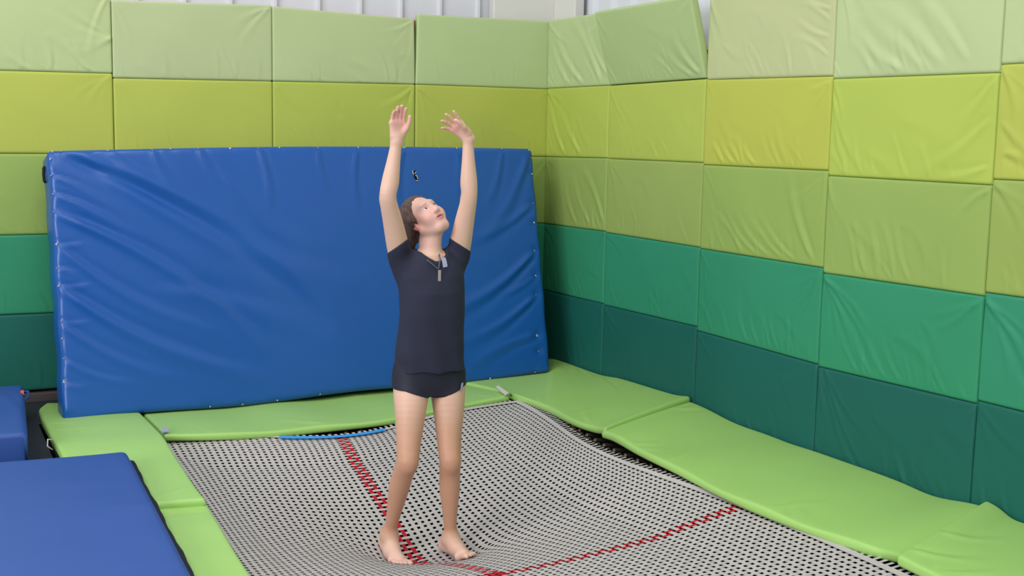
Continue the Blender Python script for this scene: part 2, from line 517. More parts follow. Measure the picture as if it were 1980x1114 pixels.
for i in range(NX):
    if i not in RX: strap_y(i, V, F)
for j in range(NY):
    if j not in RY: strap_x(j, V, F)
# hem band round the edge
def band(p, q, inner, n, dz):
    s = len(V)
    for k in range(n+1):
        t = k/n
        x = p[0]+(q[0]-p[0])*t; y = p[1]+(q[1]-p[1])*t
        V.append(bedp(x, y, dz)); V.append(bedp(x+inner[0], y+inner[1], dz))
    for k in range(n): F.append((s+2*k, s+2*k+1, s+2*k+3, s+2*k+2))
band((BX0, BY0), (BX0, BY1), (hem, 0), 90, .005)
band((BX1, BY0), (BX1, BY1), (-hem, 0), 90, .005)
band((BX0, BY1), (BX1, BY1), (0, -hem), 60, .006)
band((BX0, BY0), (BX1, BY0), (0, hem), 60, .006)
# fringe of strap ends
def fringe(p, dirv, w):
    s = len(V)
    a = bedp(*p); n = Vector(dirv)
    sd = Vector((-n.y, n.x, 0))*w*.42
    L = .048
    for t in (0, 1):
        V.append(a+n*L*t-sd+Vector((0, 0, .004*t))); V.append(a+n*L*t+sd+Vector((0, 0, .004*t)))
    F.append((s, s+1, s+3, s+2))
for j in range(NY):
    fringe((BX1, ay[j]), (1, 0, 0), WY); fringe((BX0, ay[j]), (-1, 0, 0), WY)
for i in range(NX):
    fringe((ax[i], BY1), (0, 1, 0), WX)
bedo = part('bed', mesh('bed', V, F, False), M['strap'], tramp)
bedo['label'] = 'white woven webbing jumping bed'
V = []; F = []
for i in RX: strap_y(i, V, F)
o = subpart('red_line', mesh('red_line', V, F, False), M['red'], bedo); o['label'] = 'red woven line along the bed'
V = []; F = []
for j in RY: strap_x(j, V, F)
o = subpart('red_line', mesh('red_line', V, F, False), M['red'], bedo); o['label'] = 'red woven line across the bed'
# blue tape on the back hem
V = []; F = []
for k in range(31):
    x = -2.46+.62*k/30
    yb = BY1 - .008
    for q in range(3): V.append(bedp(x, yb-.066*q/2, .012))
for k in range(30):
    for q in range(2): F.append((3*k+q, 3*k+q+1, 3*k+q+4, 3*k+q+3))
o = subpart('tape', mesh('tape', V, F), M['tape'], bedo); o['label'] = 'strip of bright blue tape'
# frame
FX0, FX1, FY0, FY1 = -3.62, -.50, -6.3, -.95
fr = boxes('frame', [((FX0-.03, FY0, ZF-.05), (FX0+.03, FY1, ZF)), ((FX1-.03, FY0, ZF-.05), (FX1+.03, FY1, ZF)),
                     ((FX0, FY1-.03, ZF-.05), (FX1, FY1+.03, ZF)), ((FX0, FY0-.03, ZF-.05), (FX1, FY0+.03, ZF))], .006)
part('frame', fr, M['frame'], tramp)
def spring(a, b):
    a = Vector(a); b = Vector(b)
    dv = (b-a); L = dv.length; dv.normalize()
    path = [a, a+dv*.03]; rad = [.0035, .0035]
    n = 34
    for k in range(n+1):
        path.append(a+dv*(.032+(L-.064)*k/n)); rad.append(.0185 if k % 2 else .0155)
    path += [b-dv*.03, b]; rad += [.0035, .0035]
    return mesh('spring', *tube(path, rad, 8), True)
for k in range(27):
    y = -1.36-.112*k
    a = bedp(BX1, y)+Vector((.060, 0, -.012)); b = Vector((FX1-.02, y+.0, ZF-.02))
    sp = part('spring', spring(a, b), M['steel'], tramp)
    hv, hf = tube([a+Vector((-.03, 0, .004)), a+Vector((-.012, 0, .016)), a+Vector((.006, 0, .017)), a+Vector((.016, 0, .005)), a+Vector((.012, 0, -.006))], .0025, 6)
    subpart('hook', mesh('hook', hv, hf), M['hook'], sp)
for k in range(22):
    x = -3.0+.095*k
    a = bedp(x, BY1)+Vector((0, .06, -.014)); b = Vector((x, FY1-.02, ZF-.03))
    part('spring', spring(a, b), M['steel'], tramp)

# ---------------------------------------------------------------- green frame pads
def pad(label, outer, inner, h, seed, amp=.005, na=110, nb=50, name='frame_pad', r=.016, extra=()):
    rnd = random.Random(seed)
    L = sum((Vector(inner[i+1])-Vector(inner[i])).length for i in range(len(inner)-1))
    Wd = (Vector(outer[0])-Vector(inner[0])).length
    waves = [(rnd.uniform(4, 14), rnd.uniform(0, 6), rnd.uniform(-2.5, 2.5), rnd.uniform(.4, 1)) for _ in range(5)]
    cache = {}
    def base(s, t):
        k = round(s, 6)
        if k not in cache: cache[k] = (poly_at(outer, s), poly_at(inner, s))
        a, b = cache[k]
        return a*(1-t)+b*t
    fl = []
    for i in range(9):
        x = rnd.uniform(.03, .97)*L; e = rnd.choice((0, 1))
        y = Wd*(.05 if e else .95); an = math.radians(rnd.uniform(40, 140)*(1 if e else -1))
        q = rnd.uniform(.1, .34)
        fl.append(((x, y), (x+q*math.cos(an), y+q*math.sin(an)), rnd.uniform(.015, .035), rnd.uniform(.5, 1.2)*amp))
    fl += list(extra)
    def disp(s, t):
        z = .008*np.sqrt(np.maximum(0, np.sin(np.pi*t)))
        for f, p, sl, a in waves: z = z+amp*.35*a*np.sin(f*s*L+p+sl*t)
        for f in fl: z = z+fold(s*L, t*Wd, *f)
        return z
    me = soft_box(name, base, (0, 0, 1), L, Wd, h, r, na, nb, disp)
    o = link(name, me, M['pad'])
    tag(o, label, 'frame pad', 'green pads round the trampoline frame')
    return o

LP1 = pad('bright green frame pad at the left, running under the blue crash mat corner', [(-3.58, -.12, -.055), (-3.64, -.30, -.055), (-3.655, -1.15, -.01), (-3.655, -1.7, .02), (-3.665, -2.74, .025)],
    [(-3.09, -.42, -.06), (-3.108, -1.06, -.005), (-3.118, -1.50, .025), (-3.1461,-2.2265,0.0300), (-3.1603,-2.6470,0.0360), (-3.1620,-2.7950,0.0400)], .05, 1)
for (x, y) in ((-3.655, -1.30),):
    V, F = tube([(x, y, .0), (x-.03, y-.02, .01), (x-.035, y-.05, -.02), (x-.01, y-.06, -.04)], .004, 6)
    subpart('tie', mesh('tie', V, F), M['white'], LP1)
pad('bright green frame pad beside the foreground blue mat, nearest on the left', [(-3.68, -2.72, .005), (-3.70, -3.6, .02), (-3.72, -5.2, .02)],
    [(-3.1487,-2.7636,0.0100), (-3.1777,-3.2170,0.0200), (-3.1929,-3.5665,0.0200), (-3.1971,-3.7724,0.0200), (-3.22, -5.2, .02)], .045, 2)
BP = pad('bright green frame pad along the back in front of the upright crash mat',
    [(-3.075, -.42, -.075), (-2.5, -.40, -.075), (-1.6, -.36, -.075), (-.95, -.30, -.07)],
    [(-3.0891,-1.4042,-0.0000), (-2.7780,-1.4388,-0.0200), (-2.4571,-1.4555,-0.0300), (-2.0859,-1.4539,-0.0300), (-1.7538,-1.4286,-0.0300), (-1.2148,-1.2879,-0.0200), (-0.8738,-1.2297,-0.0050)], .04, 3, .005)
# white hook and loop patches on it
def patch(pts, m, parent, name, lift=.004):
    pts = [Vector(p) for p in pts]
    n = (pts[1]-pts[0]).cross(pts[2]-pts[0]).normalized()
    if n.z < 0: n = -n; pts = pts[::-1]
    V = [p+n*lift for p in pts] + [p-n*.003 for p in pts]
    k = len(pts)
    F = [tuple(range(k)), tuple(range(2*k-1, k-1, -1))] + [(i+k, (i+1) % k+k, (i+1) % k, i) for i in range(k)]
    o = subpart(name, mesh(name, V, F, False), m, parent)
    return o
o = patch([(-3.0993,-1.3874,0.0080), (-3.0607,-1.3909,0.0080), (-3.0634,-1.2380,0.0080)], M['logo'], BP, 'velcro_patch', .006); o['label'] = 'small white triangular patch'
o = patch([(-0.8663,-1.0040,0.0040), (-0.8434,-0.9959,0.0040), (-0.8768,-1.2191,0.0040), (-0.9155,-1.2526,0.0040)], M['white'], BP, 'velcro_patch', .008); o['label'] = 'white strip of velcro'

pad('bright green frame pad in the corner, below the right wall, ending at the raised seam',
    [(-.99, -.38, -.05), (-.5, -.12, -.045), (-.012, -.10, -.025), (-0.0120,-0.2618,0.0021), (-0.0120,-0.9294,0.0122), (-0.0120,-1.1835,0.0360), (-0.0120,-1.8087,0.0543), (-0.0120,-1.9232,0.0649), (-0.0120,-2.0177,0.0814)],
    [(-0.8440,-1.1843,-0.0000), (-0.8313,-1.2864,-0.0000), (-0.8144,-1.4348,-0.0000), (-0.8091,-1.6336,-0.0000), (-0.8277,-1.9936,-0.0000), (-0.8046,-2.1963,0.0050), (-0.8121,-2.3240,0.0300)], .04, 4, .004)
pad('longest bright green frame pad, lying along the right wall',
    [(-.012, -1.93, .05), (-0.0120,-2.0917,0.0450), (-0.0120,-2.4288,0.0243), (-0.0120,-2.8985,0.0198), (-0.0120,-3.1440,0.0282), (-0.0120,-3.4021,0.0268), (-0.0120,-3.7913,0.0292), (-0.0120,-4.0294,0.0244), (-0.0120,-4.2722,0.0529), (-0.0120,-4.3752,0.0498)],
    [(-0.8278,-2.3051,0.0080), (-0.8185,-2.4206,0.0120), (-0.8433,-2.7298,0.0100), (-0.8539,-3.0670,0.0100), (-0.8805,-3.6853,0.0100), (-0.8276,-4.2123,0.0100), (-0.7826,-4.4452,0.0100), (-0.7059,-4.5279,0.0000)], .04, 5, .006)
pad('nearest bright green frame pad in the lower right corner, its end lapped over the next',
    [(-0.0120,-4.3190,0.0931), (-0.0120,-4.3866,0.0842), (-0.0120,-4.4741,0.0560), (-0.0120,-4.5569,0.0534), (-.012, -5.2, .05), (-.012, -6.2, .03)],
    [(-0.8028,-4.5903,0.0400), (-0.8069,-4.6763,0.0400), (-0.8153,-4.7932,0.0400), (-.88, -5.4, .04), (-.88, -6.2, .03)], .05, 6, .007,
    extra=[((.02, .75), (.3, .55), .03, .008), ((.03, .5), (.25, .25), .03, .007), ((.02, .9), (.5, .8), .03, .006)])

# ---------------------------------------------------------------- upright crash mat
MP0 = Vector((-3.55, -.40, 1.53)); MEX = Vector((3.26, .05, .04)); MEY = Vector((.02, -.32, -1.58))
MN = MEX.cross(MEY).normalized()
if MN.y > 0: MN = -MN
MW, MH = MEX.length, MEY.length
tuft_top = [(0.008,0.002), (0.023,0.001), (0.105,-0.004), (0.186,-0.006), (0.220,-0.005), (0.272,-0.005), (0.334,-0.006), (0.390,-0.004), (0.432,-0.004), (0.511,-0.003), (0.596,0.000), (0.629,-0.002), (0.697,-0.003), (0.778,-0.003), (0.818,-0.002), (0.924,0.005), (0.991,0.008)]
tuft_right = [(0.996,0.045), (0.994,0.115), (0.989,0.246), (0.989,0.333), (0.984,0.457), (0.982,0.566), (0.978,0.650), (0.973,0.828), (0.973,0.900)]
tuft_left = [(0.004,0.033), (0.001,0.094), (-0.002,0.161), (-0.005,0.228), (-0.001,0.346), (-0.004,0.435), (-0.003,0.500), (-0.003,0.631), (-0.004,0.695), (-0.001,0.767), (-0.003,0.850)]
tuft_bot = [(0.008,0.975), (0.260,0.996), (0.323,1.001), (0.390,1.003), (0.477,1.010), (0.852,1.003), (0.961,0.993)]
mat_folds = [
 ((0.023,0.018), (0.509,0.741), .042, -.020), ((0.051,0.018), (0.581,0.581), .05, .012),
 ((0.000,0.228), (0.380,0.824), .032, .016), ((0.000,0.346), (0.292,0.729), .026, .010), ((-0.003,0.500), (0.376,0.915), .034, .016), ((-0.003,0.631), (0.218,0.895), .022, .008),
 ((-0.001,0.767), (0.124,0.887), .016, .006), ((-0.004,0.435), (0.037,0.470), .012, .005), ((-0.002,0.161), (0.142,0.354), .02, .008), ((0.001,0.094), (0.091,0.214), .014, .006),
 ((-0.003,0.500), (0.063,0.504), .010, .006), ((-0.003,0.631), (0.059,0.640), .010, .005), ((0.000,0.346), (0.054,0.353), .010, .005), ((-0.003,0.850), (0.042,0.881), .012, .005),
 ((0.272,0.001), (0.313,0.144), .02, .006), ((0.185,0.000), (0.224,0.161), .02, .005), ((0.390,0.002), (0.400,0.272), .02, .008), ((0.511,0.004), (0.529,0.237), .02, .005), ((0.595,0.004), (0.582,0.283), .02, .006),
 ((0.696,0.005), (0.672,0.288), .02, .006), ((0.924,0.012), (0.875,0.256), .02, .007), ((0.991,0.013), (0.856,0.412), .03, .008), ((0.818,0.007), (0.804,0.207), .02, .004),
 ((0.984,0.457), (0.759,0.712), .028, .012), ((0.978,0.650), (0.777,0.846), .026, .009), ((0.989,0.246), (0.820,0.409), .026, .007), ((0.973,0.828), (0.796,0.959), .026, .007), ((0.982,0.566), (0.882,0.650), .014, .005),
 ((0.105,-0.001), (0.187,0.120), .018, .004), ((0.305,0.083), (0.519,0.490), .05, .006), ((0.173,0.534), (0.633,0.962), .06, .005),
]
mfl = [((a[0]*MW, a[1]*MH), (b[0]*MW, b[1]*MH), wd, am) for a, b, wd, am in [(q[0], q[1], q[2]*1.35, q[3]*1.45) for q in mat_folds]]
tufts_m = [(s*MW, t*MH) for s, t in tuft_top+tuft_right+tuft_left+tuft_bot]
def mat_base(s, t):
    p = MP0 + MEX*s + MEY*t
    e = math.sin(math.pi*min(1, max(0, s)))
    p = p + Vector((0, 0, 1))*(.022*e*(1-t)) 
    if t > .85: p = p + Vector((0, 0, 1))*(.010*math.sin(s*14)*(t-.85)/.15)
    # slumped lower left corner and a wavy edge
    cl = math.exp(-((s)/.035)**2 - ((1-t)/.12)**2)
    p = p + Vector((-.015, -.02, -.016))*cl
    p = p + MEX.normalized()*(.003*math.sin(t*31))*((1 if s > .5 else -1)*abs(2*s-1)**8)
    return p
def mat_disp(s, t):
    u = s*MW; v = t*MH
    z = .020*np.sqrt(np.maximum(0, np.sin(np.pi*np.clip(s, 0, 1)))*np.maximum(0, np.sin(np.pi*np.clip(t, 0, 1))))
    z = z+.002*np.sin(u*3.1+1)*np.sin(v*4+.5)
    for f in mfl: z = z+fold(u, v, *f)
    for a, b in tufts_m:
        z = z-.010*np.exp(-((u-a)**2+(v-b)**2)/.0007)
    return z
mat_me = soft_box('cover', mat_base, MN, MW, MH, .29, .03, 190, 100, mat_disp)
cm = empty('crash_mat', MP0+MEX*.5+MEY)
tag(cm, 'huge blue vinyl crash mat standing on edge against the back wall', 'crash mat')
cover = part('cover', mat_me, M['blue'], cm)
# stitched thread tufts
def tuft(p, n, seed, size=.012):
    rnd = random.Random(seed)
    V = []; F = []
    for k in range(3):
        dv = Vector((rnd.uniform(-1, 1), rnd.uniform(-1, -.1)*.6, rnd.uniform(-1, 1))).normalized()*size*rnd.uniform(.5, 1.3)
        v, f = tube([p, p+dv*.5+n*.004, p+dv], [.0035, .003, .0015], 5)
        F += [tuple(i+len(V) for i in ff) for ff in f]; V += v
    return mesh('thread_tuft', V, F)
for k, (s, t) in enumerate(tuft_top+tuft_right+tuft_left+tuft_bot):
    s = min(.994, max(.004, s)); t = min(.992, max(.006, t))
    p = mat_base(s, t)+MN*(-.004)
    o = part('thread_tuft', tuft(p, MN, k, (.007 if k % 3 else .011)), M['white'] if k % 2 == 0 else M['grime'], cm)
    o['label'] = 'torn white stitching'
# ripped hole
ts, tt = (0.713,0.126)
def tear_pt(du, dv, lift):
    s = ts+du/MW; t = tt+dv/MH
    return mat_base(s, t)+MN*(float(mat_disp(s, t))+lift)
outl = [(a*1.25, b*1.15) for a, b in [(-.008, -.030), (.006, -.032), (.012, -.022), (.004, -.012), (.006, -.002), (.014, .004), (.016, .020), (.022, .028), (.006, .030), (.002, .018), (-.004, .006), (-.002, -.006), (-.010, -.016)]]
V = [tear_pt(a, b, .003) for a, b in outl]+[tear_pt(.004, 0, .0025)]
F = [(i, (i+1) % len(outl), len(outl)) for i in range(len(outl))]
hole = part('tear', mesh('tear', V, F, False), M['dark'], cm); hole['label'] = 'ragged black hole torn in the vinyl'
V = []; F = []
rr = random.Random(4)
for i in range(len(outl)):
    a = outl[i]; b = outl[(i+1) % len(outl)]
    if rr.random() < .25: continue
    v, f = tube([tear_pt(*a, .003), tear_pt((a[0]+b[0])/2+rr.uniform(-.004, .004), (a[1]+b[1])/2, .006), tear_pt(*b, .004)], [.003, .0022, .003], 5)
    F += [tuple(q+len(V) for q in ff) for ff in f]; V += v
o = subpart('frayed_edge', mesh('frayed_edge', V, F), M['white'], hole)
# dark carrying handle on the left end
hp = [MP0+MEX*-.001+MEY*t-MN*.15+Vector((-x, 0, 0)) for t, x in ((.045, .0), (.05, .008), (.075, .011), (.10, .009), (.105, .0))]
part('handle', mesh('handle', *tube(hp, .009, 6)), M['black_part'], cm)

# ---------------------------------------------------------------- blue mats on the left
def flat_mat(name, label, c, h, r, seed, mm, na, nb, amp, folds=()):
    """c: top corners back-left, back-right, front-right, front-left"""
    c = [Vector(p) for p in c]
    Wd = (c[1]-c[0]).length; Ht = (c[3]-c[0]).length
    rnd = random.Random(seed)
    wv = [(rnd.uniform(2, 7), rnd.uniform(3, 12), rnd.uniform(0, 6)) for _ in range(6)]
    def base(s, t): return c[0]*(1-s)*(1-t)+c[1]*s*(1-t)+c[2]*s*t+c[3]*(1-s)*t
    def disp(s, t):
        z = 0
        for a, b, p in wv: z = z+amp*np.sin(a*s*Wd+b*t*Ht+p)
        for f in folds: z = z+fold(s*Wd, t*Ht, *f)
        return z
    root = empty(name, (c[0]+c[1]+c[2]+c[3])/4-Vector((0, 0, h)))
    tag(root, label, 'mat')
    cov = part('cover', soft_box('cover', base, (0, 0, 1), Wd, Ht, h, r, na, nb, disp), mm, root)
    return root, cov, base, disp
ZT = .115
a = Vector((-3.3921,-2.0791,0.1150)); b = Vector((-3.4456,-3.8992,0.1150)); dirv = (b-a); fr2 = a+dirv*2.0
bl = Vector((-3.9649,-2.0691,0.1150)); bl = a+(bl-a)*4.0
root, cov, bs, ds = flat_mat('landing_mat', 'large flat blue landing mat filling the lower left foreground', [bl, a, fr2, fr2+(bl-a)], .085, .03, 3, M['blue2'], 60, 70, .0016,
    [((2.1, .9), (2.55, 1.05), .06, .006), ((2.0, 1.6), (2.6, 1.7), .06, .005), ((1.9, .5), (2.4, .62), .05, .004), ((2.0, 2.1), (2.7, 2.25), .06, .005)])
# thin black strip along its right side, and the foam base that carries the far half
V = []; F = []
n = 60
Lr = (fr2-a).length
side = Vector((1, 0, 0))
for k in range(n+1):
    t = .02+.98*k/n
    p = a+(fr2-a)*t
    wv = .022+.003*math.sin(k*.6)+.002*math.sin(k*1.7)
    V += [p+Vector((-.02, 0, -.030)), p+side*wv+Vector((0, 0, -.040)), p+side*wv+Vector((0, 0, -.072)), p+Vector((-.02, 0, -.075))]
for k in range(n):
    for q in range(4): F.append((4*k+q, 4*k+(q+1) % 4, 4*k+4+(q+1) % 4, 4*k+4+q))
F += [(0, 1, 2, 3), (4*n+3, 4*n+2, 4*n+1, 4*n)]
o = part('side_strip', mesh('side_strip', V, F, False), M['black_part'], root); o['label'] = 'thin black strip'
xb = -3.72
part('foam_base', boxes('foam_base', [((bl.x+.1, fr2.y+.1, ZF), (xb, a.y-.12, ZT-.087))], .01), M['black_part'], root)

b1 = Vector((-3.7213,-0.3279,0.1200)); b2 = Vector((-3.8024,-1.5576,0.1200))
wdir = Vector((-1, .05, 0)).normalized()*1.1
root2, cov2, _, _ = flat_mat('foam_block', 'smaller thick blue foam mat on the black deck at the far left', [b1+wdir, b1, b2, b2+wdir], .19, .03, 8, M['blue2'], 40, 40, .002,
    [((.95, .2), (1.05, 1.1), .03, .006)])
o = patch([(-3.7615,-0.5849,0.1250), (-3.7481,-0.6647,0.1250), (-3.7400,-0.5633,0.1250)], M['orange'], cov2, 'mark', .006); o['label'] = 'small orange triangle'
V, F = tube([b1+(b2-b1)*.12+Vector((-.01, 0, -.02)), b1+(b2-b1)*.14+Vector((.022, 0, -.015)), b1+(b2-b1)*.2+Vector((.022, 0, -.03)), b1+(b2-b1)*.24+Vector((-.01, 0, -.04))], .008, 7)
part('handle', mesh('handle', V, F), M['blue2'], root2)

# ---------------------------------------------------------------- the jumper
class Field:
    def __init__(s, lo, hi, h):
        s.lo = np.array(lo); s.h = h
        s.n = np.ceil((np.array(hi)-s.lo)/h).astype(int)+1
        s.F = np.full(s.n, 1.0, np.float32)
        s.ax = [s.lo[i]+h*np.arange(s.n[i]) for i in range(3)]
    def box(s, lo, hi):
        a = np.clip(np.floor((np.array(lo)-s.lo)/s.h).astype(int), 0, s.n)
        b = np.clip(np.ceil((np.array(hi)-s.lo)/s.h).astype(int)+1, 0, s.n)
        sl = tuple(slice(a[i], b[i]) for i in range(3))
        P = np.stack(np.meshgrid(*[s.ax[i][sl[i]] for i in range(3)], indexing='ij'), -1)
        return sl, P
    def smin(s, sl, d, k):
        f = s.F[sl]
        if k > 0:
            hh = np.maximum(k-np.abs(f-d), 0)/k
            s.F[sl] = np.minimum(f, d)-hh*hh*k*.25
        else: s.F[sl] = np.minimum(f, d)
    def cone(s, a, b, ra, rb, k=.02, sq=None):
        a = np.array(a, float); b = np.array(b, float); R = max(ra, rb)+.04
        sl, P = s.box(np.minimum(a, b)-R, np.maximum(a, b)+R)
        if P.size == 0: return
        ba = b-a; t = np.clip(((P-a)@ba)/(ba@ba+1e-12), 0, 1)
        d = np.linalg.norm(P-a-t[..., None]*ba, axis=-1)-(ra+(rb-ra)*t)
        s.smin(sl, d, k)
    def chain(s, pts, rad, k=.02):
        pts = [np.array(p, float) for p in pts]; n = len(pts)
        if n > 2:       # smooth centre line and taper
            q = []; rr_ = []
            for i in range(n-1):
                p0, p1, p2, p3 = pts[max(0, i-1)], pts[i], pts[i+1], pts[min(n-1, i+2)]
                r0, r1, r2, r3 = rad[max(0, i-1)], rad[i], rad[i+1], rad[min(n-1, i+2)]
                for t in (0, .25, .5, .75):
                    c = (-.5*t+t*t-.5*t**3, 1-2.5*t*t+1.5*t**3, .5*t+2*t*t-1.5*t**3, -.5*t*t+.5*t**3)
                    q.append(p0*c[0]+p1*c[1]+p2*c[2]+p3*c[3]); rr_.append(r0*c[0]+r1*c[1]+r2*c[2]+r3*c[3])
            q.append(pts[-1]); rr_.append(rad[-1]); pts, rad = q, rr_
        A = np.array(pts); m = max(rad)+.04
        sl, P = s.box(A.min(0)-m, A.max(0)+m)
        if P.size == 0: return
        D = np.full(P.shape[:3], 9.0)
        for i in range(len(pts)-1):
            a, b = pts[i], pts[i+1]
            ba = b-a; t = np.clip(((P-a)@ba)/(ba@ba+1e-12), 0, 1)
            d = np.linalg.norm(P-a-t[..., None]*ba, axis=-1)-(rad[i]+(rad[i+1]-rad[i])*t)
            D = np.minimum(D, d)
        s.smin(sl, D, k)
    def ell_d(s, P, c, r, R=None):
        q = P-np.array(c, float)
        if R is not None: q = q@np.array(R, float).T      # rows of R are the local axes
        r = np.array(r, float)
        k0 = np.linalg.norm(q/r, axis=-1); k1 = np.linalg.norm(q/(r*r), axis=-1)
        return k0*(k0-1)/np.maximum(k1, 1e-6)
    def ell(s, c, r, R=None, k=.02):
        m = max(r)+.04
        sl, P = s.box(np.array(c)-m, np.array(c)+m)
        if P.size: s.smin(sl, s.ell_d(P, c, r, R), k)
    def sub_ell(s, c, r, R=None, k=.006):
        m = max(r)+.03
        sl, P = s.box(np.array(c)-m, np.array(c)+m)
        d = -s.ell_d(P, c, r, R); f = s.F[sl]
        hh = np.maximum(k-np.abs(f-d), 0)/k
        s.F[sl] = np.maximum(f, d)+hh*hh*k*.25
    def loft(s, zs, cx, cy, wx, wy, k=.02, p=2.0):
        """stack of superellipses, z ascending"""
        lo = (min(np.array(cx)-np.array(wx))-.05, min(np.array(cy)-np.array(wy))-.05, zs[0]-.03)
        hi = (max(np.array(cx)+np.array(wx))+.05, max(np.array(cy)+np.array(wy))+.05, zs[-1]+.03)
        sl, P = s.box(lo, hi)
        z = P[..., 2]
        CX = np.interp(z, zs, cx); CY = np.interp(z, zs, cy); A = np.interp(z, zs, wx); B = np.interp(z, zs, wy)
        q = (np.abs((P[..., 0]-CX)/A)**p+np.abs((P[..., 1]-CY)/B)**p)**(1/p)
        d = (q-1)*np.minimum(A, B)
        e = np.maximum(zs[0]-z, z-zs[-1])
        s.smin(sl, np.maximum(d, e), k)
    def cut(s, fn, k=.004):
        """keep fn<0"""
        P = np.stack(np.meshgrid(*s.ax, indexing='ij'), -1)
        d = fn(P).astype(np.float32); f = s.F
        hh = np.maximum(k-np.abs(f-d), 0)/k
        s.F = np.maximum(f, d)+hh*hh*k*.25
    def mesh(s, name):
        F = s.F; F[0] = 1; F[-1] = 1; F[:, 0] = 1; F[:, -1] = 1; F[:, :, 0] = 1; F[:, :, -1] = 1
        nx, ny, nz = F.shape
        ins = F < 0
        cs = [(i, j, k) for i in (0, 1) for j in (0, 1) for k in (0, 1)]
        cnt = np.zeros((nx-1, ny-1, nz-1), np.uint8)
        for i, j, k in cs: cnt += ins[i:nx-1+i, j:ny-1+j, k:nz-1+k]
        act = np.argwhere((cnt > 0) & (cnt < 8))
        idx = np.full((nx-1, ny-1, nz-1), -1, np.int64)
        idx[tuple(act.T)] = np.arange(len(act))
        vals = {c: F[act[:, 0]+c[0], act[:, 1]+c[1], act[:, 2]+c[2]].astype(np.float64) for c in cs}
        acc = np.zeros((len(act), 3)); num = np.zeros(len(act))
        for c in cs:
            for a in range(3):
                if c[a]: continue
                c2 = list(c); c2[a] = 1; c2 = tuple(c2)
                f1 = vals[c]; f2 = vals[c2]; x = (f1 < 0) != (f2 < 0)
                t = np.where(x, f1/np.where(x, f1-f2, 1), 0)
                p = np.zeros((len(act), 3)) + np.array(c, float)
                p[:, a] += t
                acc += p*x[:, None]; num += x
        V = s.lo+(act+acc/num[:, None])*s.h
        quads = []
        for a in range(3):
            sl1 = [slice(None)]*3; sl2 = [slice(None)]*3
            sl1[a] = slice(0, -1); sl2[a] = slice(1, None)
            A = ins[tuple(sl1)]; B = ins[tuple(sl2)]
            e = np.argwhere(A != B)
            b, c = (a+1) % 3, (a+2) % 3
            ok = (e[:, b] > 0) & (e[:, c] > 0) & (e[:, b] < F.shape[b]-1) & (e[:, c] < F.shape[c]-1)
            e = e[ok]
            flip = A[tuple(e.T)]
            def off(db, dc):
                q = e.copy(); q[:, b] += db; q[:, c] += dc
                return idx[tuple(q.T)]
            q = np.stack([off(-1, -1), off(0, -1), off(0, 0), off(-1, 0)], 1)
            q[~flip] = q[~flip][:, ::-1]
            quads.append(q)
        Q = np.concatenate(quads)
        me = bpy.data.meshes.new(name)
        me.vertices.add(len(V)); me.vertices.foreach_set('co', V.astype(np.float32).ravel())
        me.loops.add(Q.size); me.loops.foreach_set('vertex_index', Q.astype(np.int32).ravel())
        me.polygons.add(len(Q)); me.polygons.foreach_set('loop_start', np.arange(0, Q.size, 4, dtype=np.int32))
        me.polygons.foreach_set('use_smooth', np.ones(len(Q), bool))
        me.update(calc_edges=True); me.validate()
        return me, V

v3 = lambda *a: np.array(a, float)
# joints
hipR = v3(-2.1406,-2.7000,0.4859); hipL = v3(-1.9573,-2.7000,0.4794)
kneR = v3(-2.2136,-2.8300,0.1189); kneL = v3(-1.9926,-2.8300,0.1024)
ankR = v3(-2.2349,-2.6400,-0.2949); ankL = v3(-1.9588,-2.7700,-0.3130)
shR = v3(-2.2021,-2.6900,1.0839); shL = v3(-1.8994,-2.6900,1.0895)
elR = v3(-2.3077,-2.8000,1.3782); elL = v3(-1.8950,-2.8000,1.3766)
wrR = v3(-2.2657,-2.8000,1.6427); wrL = v3(-1.9042,-2.8000,1.6468)
neckB = v3(-2.0498,-2.6900,1.0966)
HC = v3(-2.0660,-2.6600,1.2726)
hn = v3(0.0859,-0.7462,0.6557); hn /= np.linalg.norm(hn)
hu = v3(-0.4413,0.5319,0.6579); hu -= hn*(hu@hn); hu /= np.linalg.norm(hu)
hs = np.cross(hu, hn)           # towards one side of the head
HR = np.stack([hs, hu, hn])
def H(s, u, n): return HC+hs*s+hu*u+hn*n

body = Field((-2.52, -3.02, -.46), (-1.70, -2.40, 1.90), .0045)
# trunk
zt = [.44, .50, .58, .68, .80, .95, 1.03, 1.10]
cxm = float((hipR[0]+hipL[0])/2)-.006
cx = [cxm, cxm, cxm, cxm, cxm, cxm+.005, cxm+.005, cxm+.005]
cyt = [-2.69, -2.69, -2.70, -2.715, -2.725, -2.715, -2.70, -2.69]
body.loft(zt, cx, cyt, [.145, .162, .160, .142, .140, .152, .150, .11], [.095, .105, .105, .092, .092, .10, .095, .07], .03)
# legs
def leg(hip, kn, an, sx):
    L1 = hip*.62+kn*.38; L2 = hip*.3+kn*.7
    c1 = kn*.80+an*.20; c2 = kn*.62+an*.38; c3 = kn*.3+an*.7
    body.chain([hip+v3(0, 0, .02), hip*.85+kn*.15+v3(sx*.002, 0, 0), L1+v3(sx*.002, -.004, 0), L2, kn+v3(0, 0, .01), c1+v3(sx*.003, .010, 0), c2+v3(sx*.003, .012, 0), c3+v3(0, .004, 0), an],
               [.088, .086, .076, .062, .053, .051, .050, .036, .028], .03)
    body.ell(kn+v3(0, -.026, -.004), (.034, .030, .044), None, .03)
    body.ell(an+v3(.025, 0, -.005), (.011, .013, .015), None, .014); body.ell(an+v3(-.025, .003, -.008), (.011, .013, .015), None, .014)
leg(hipR, kneR, ankR, -1); leg(hipL, kneL, ankL, 1)
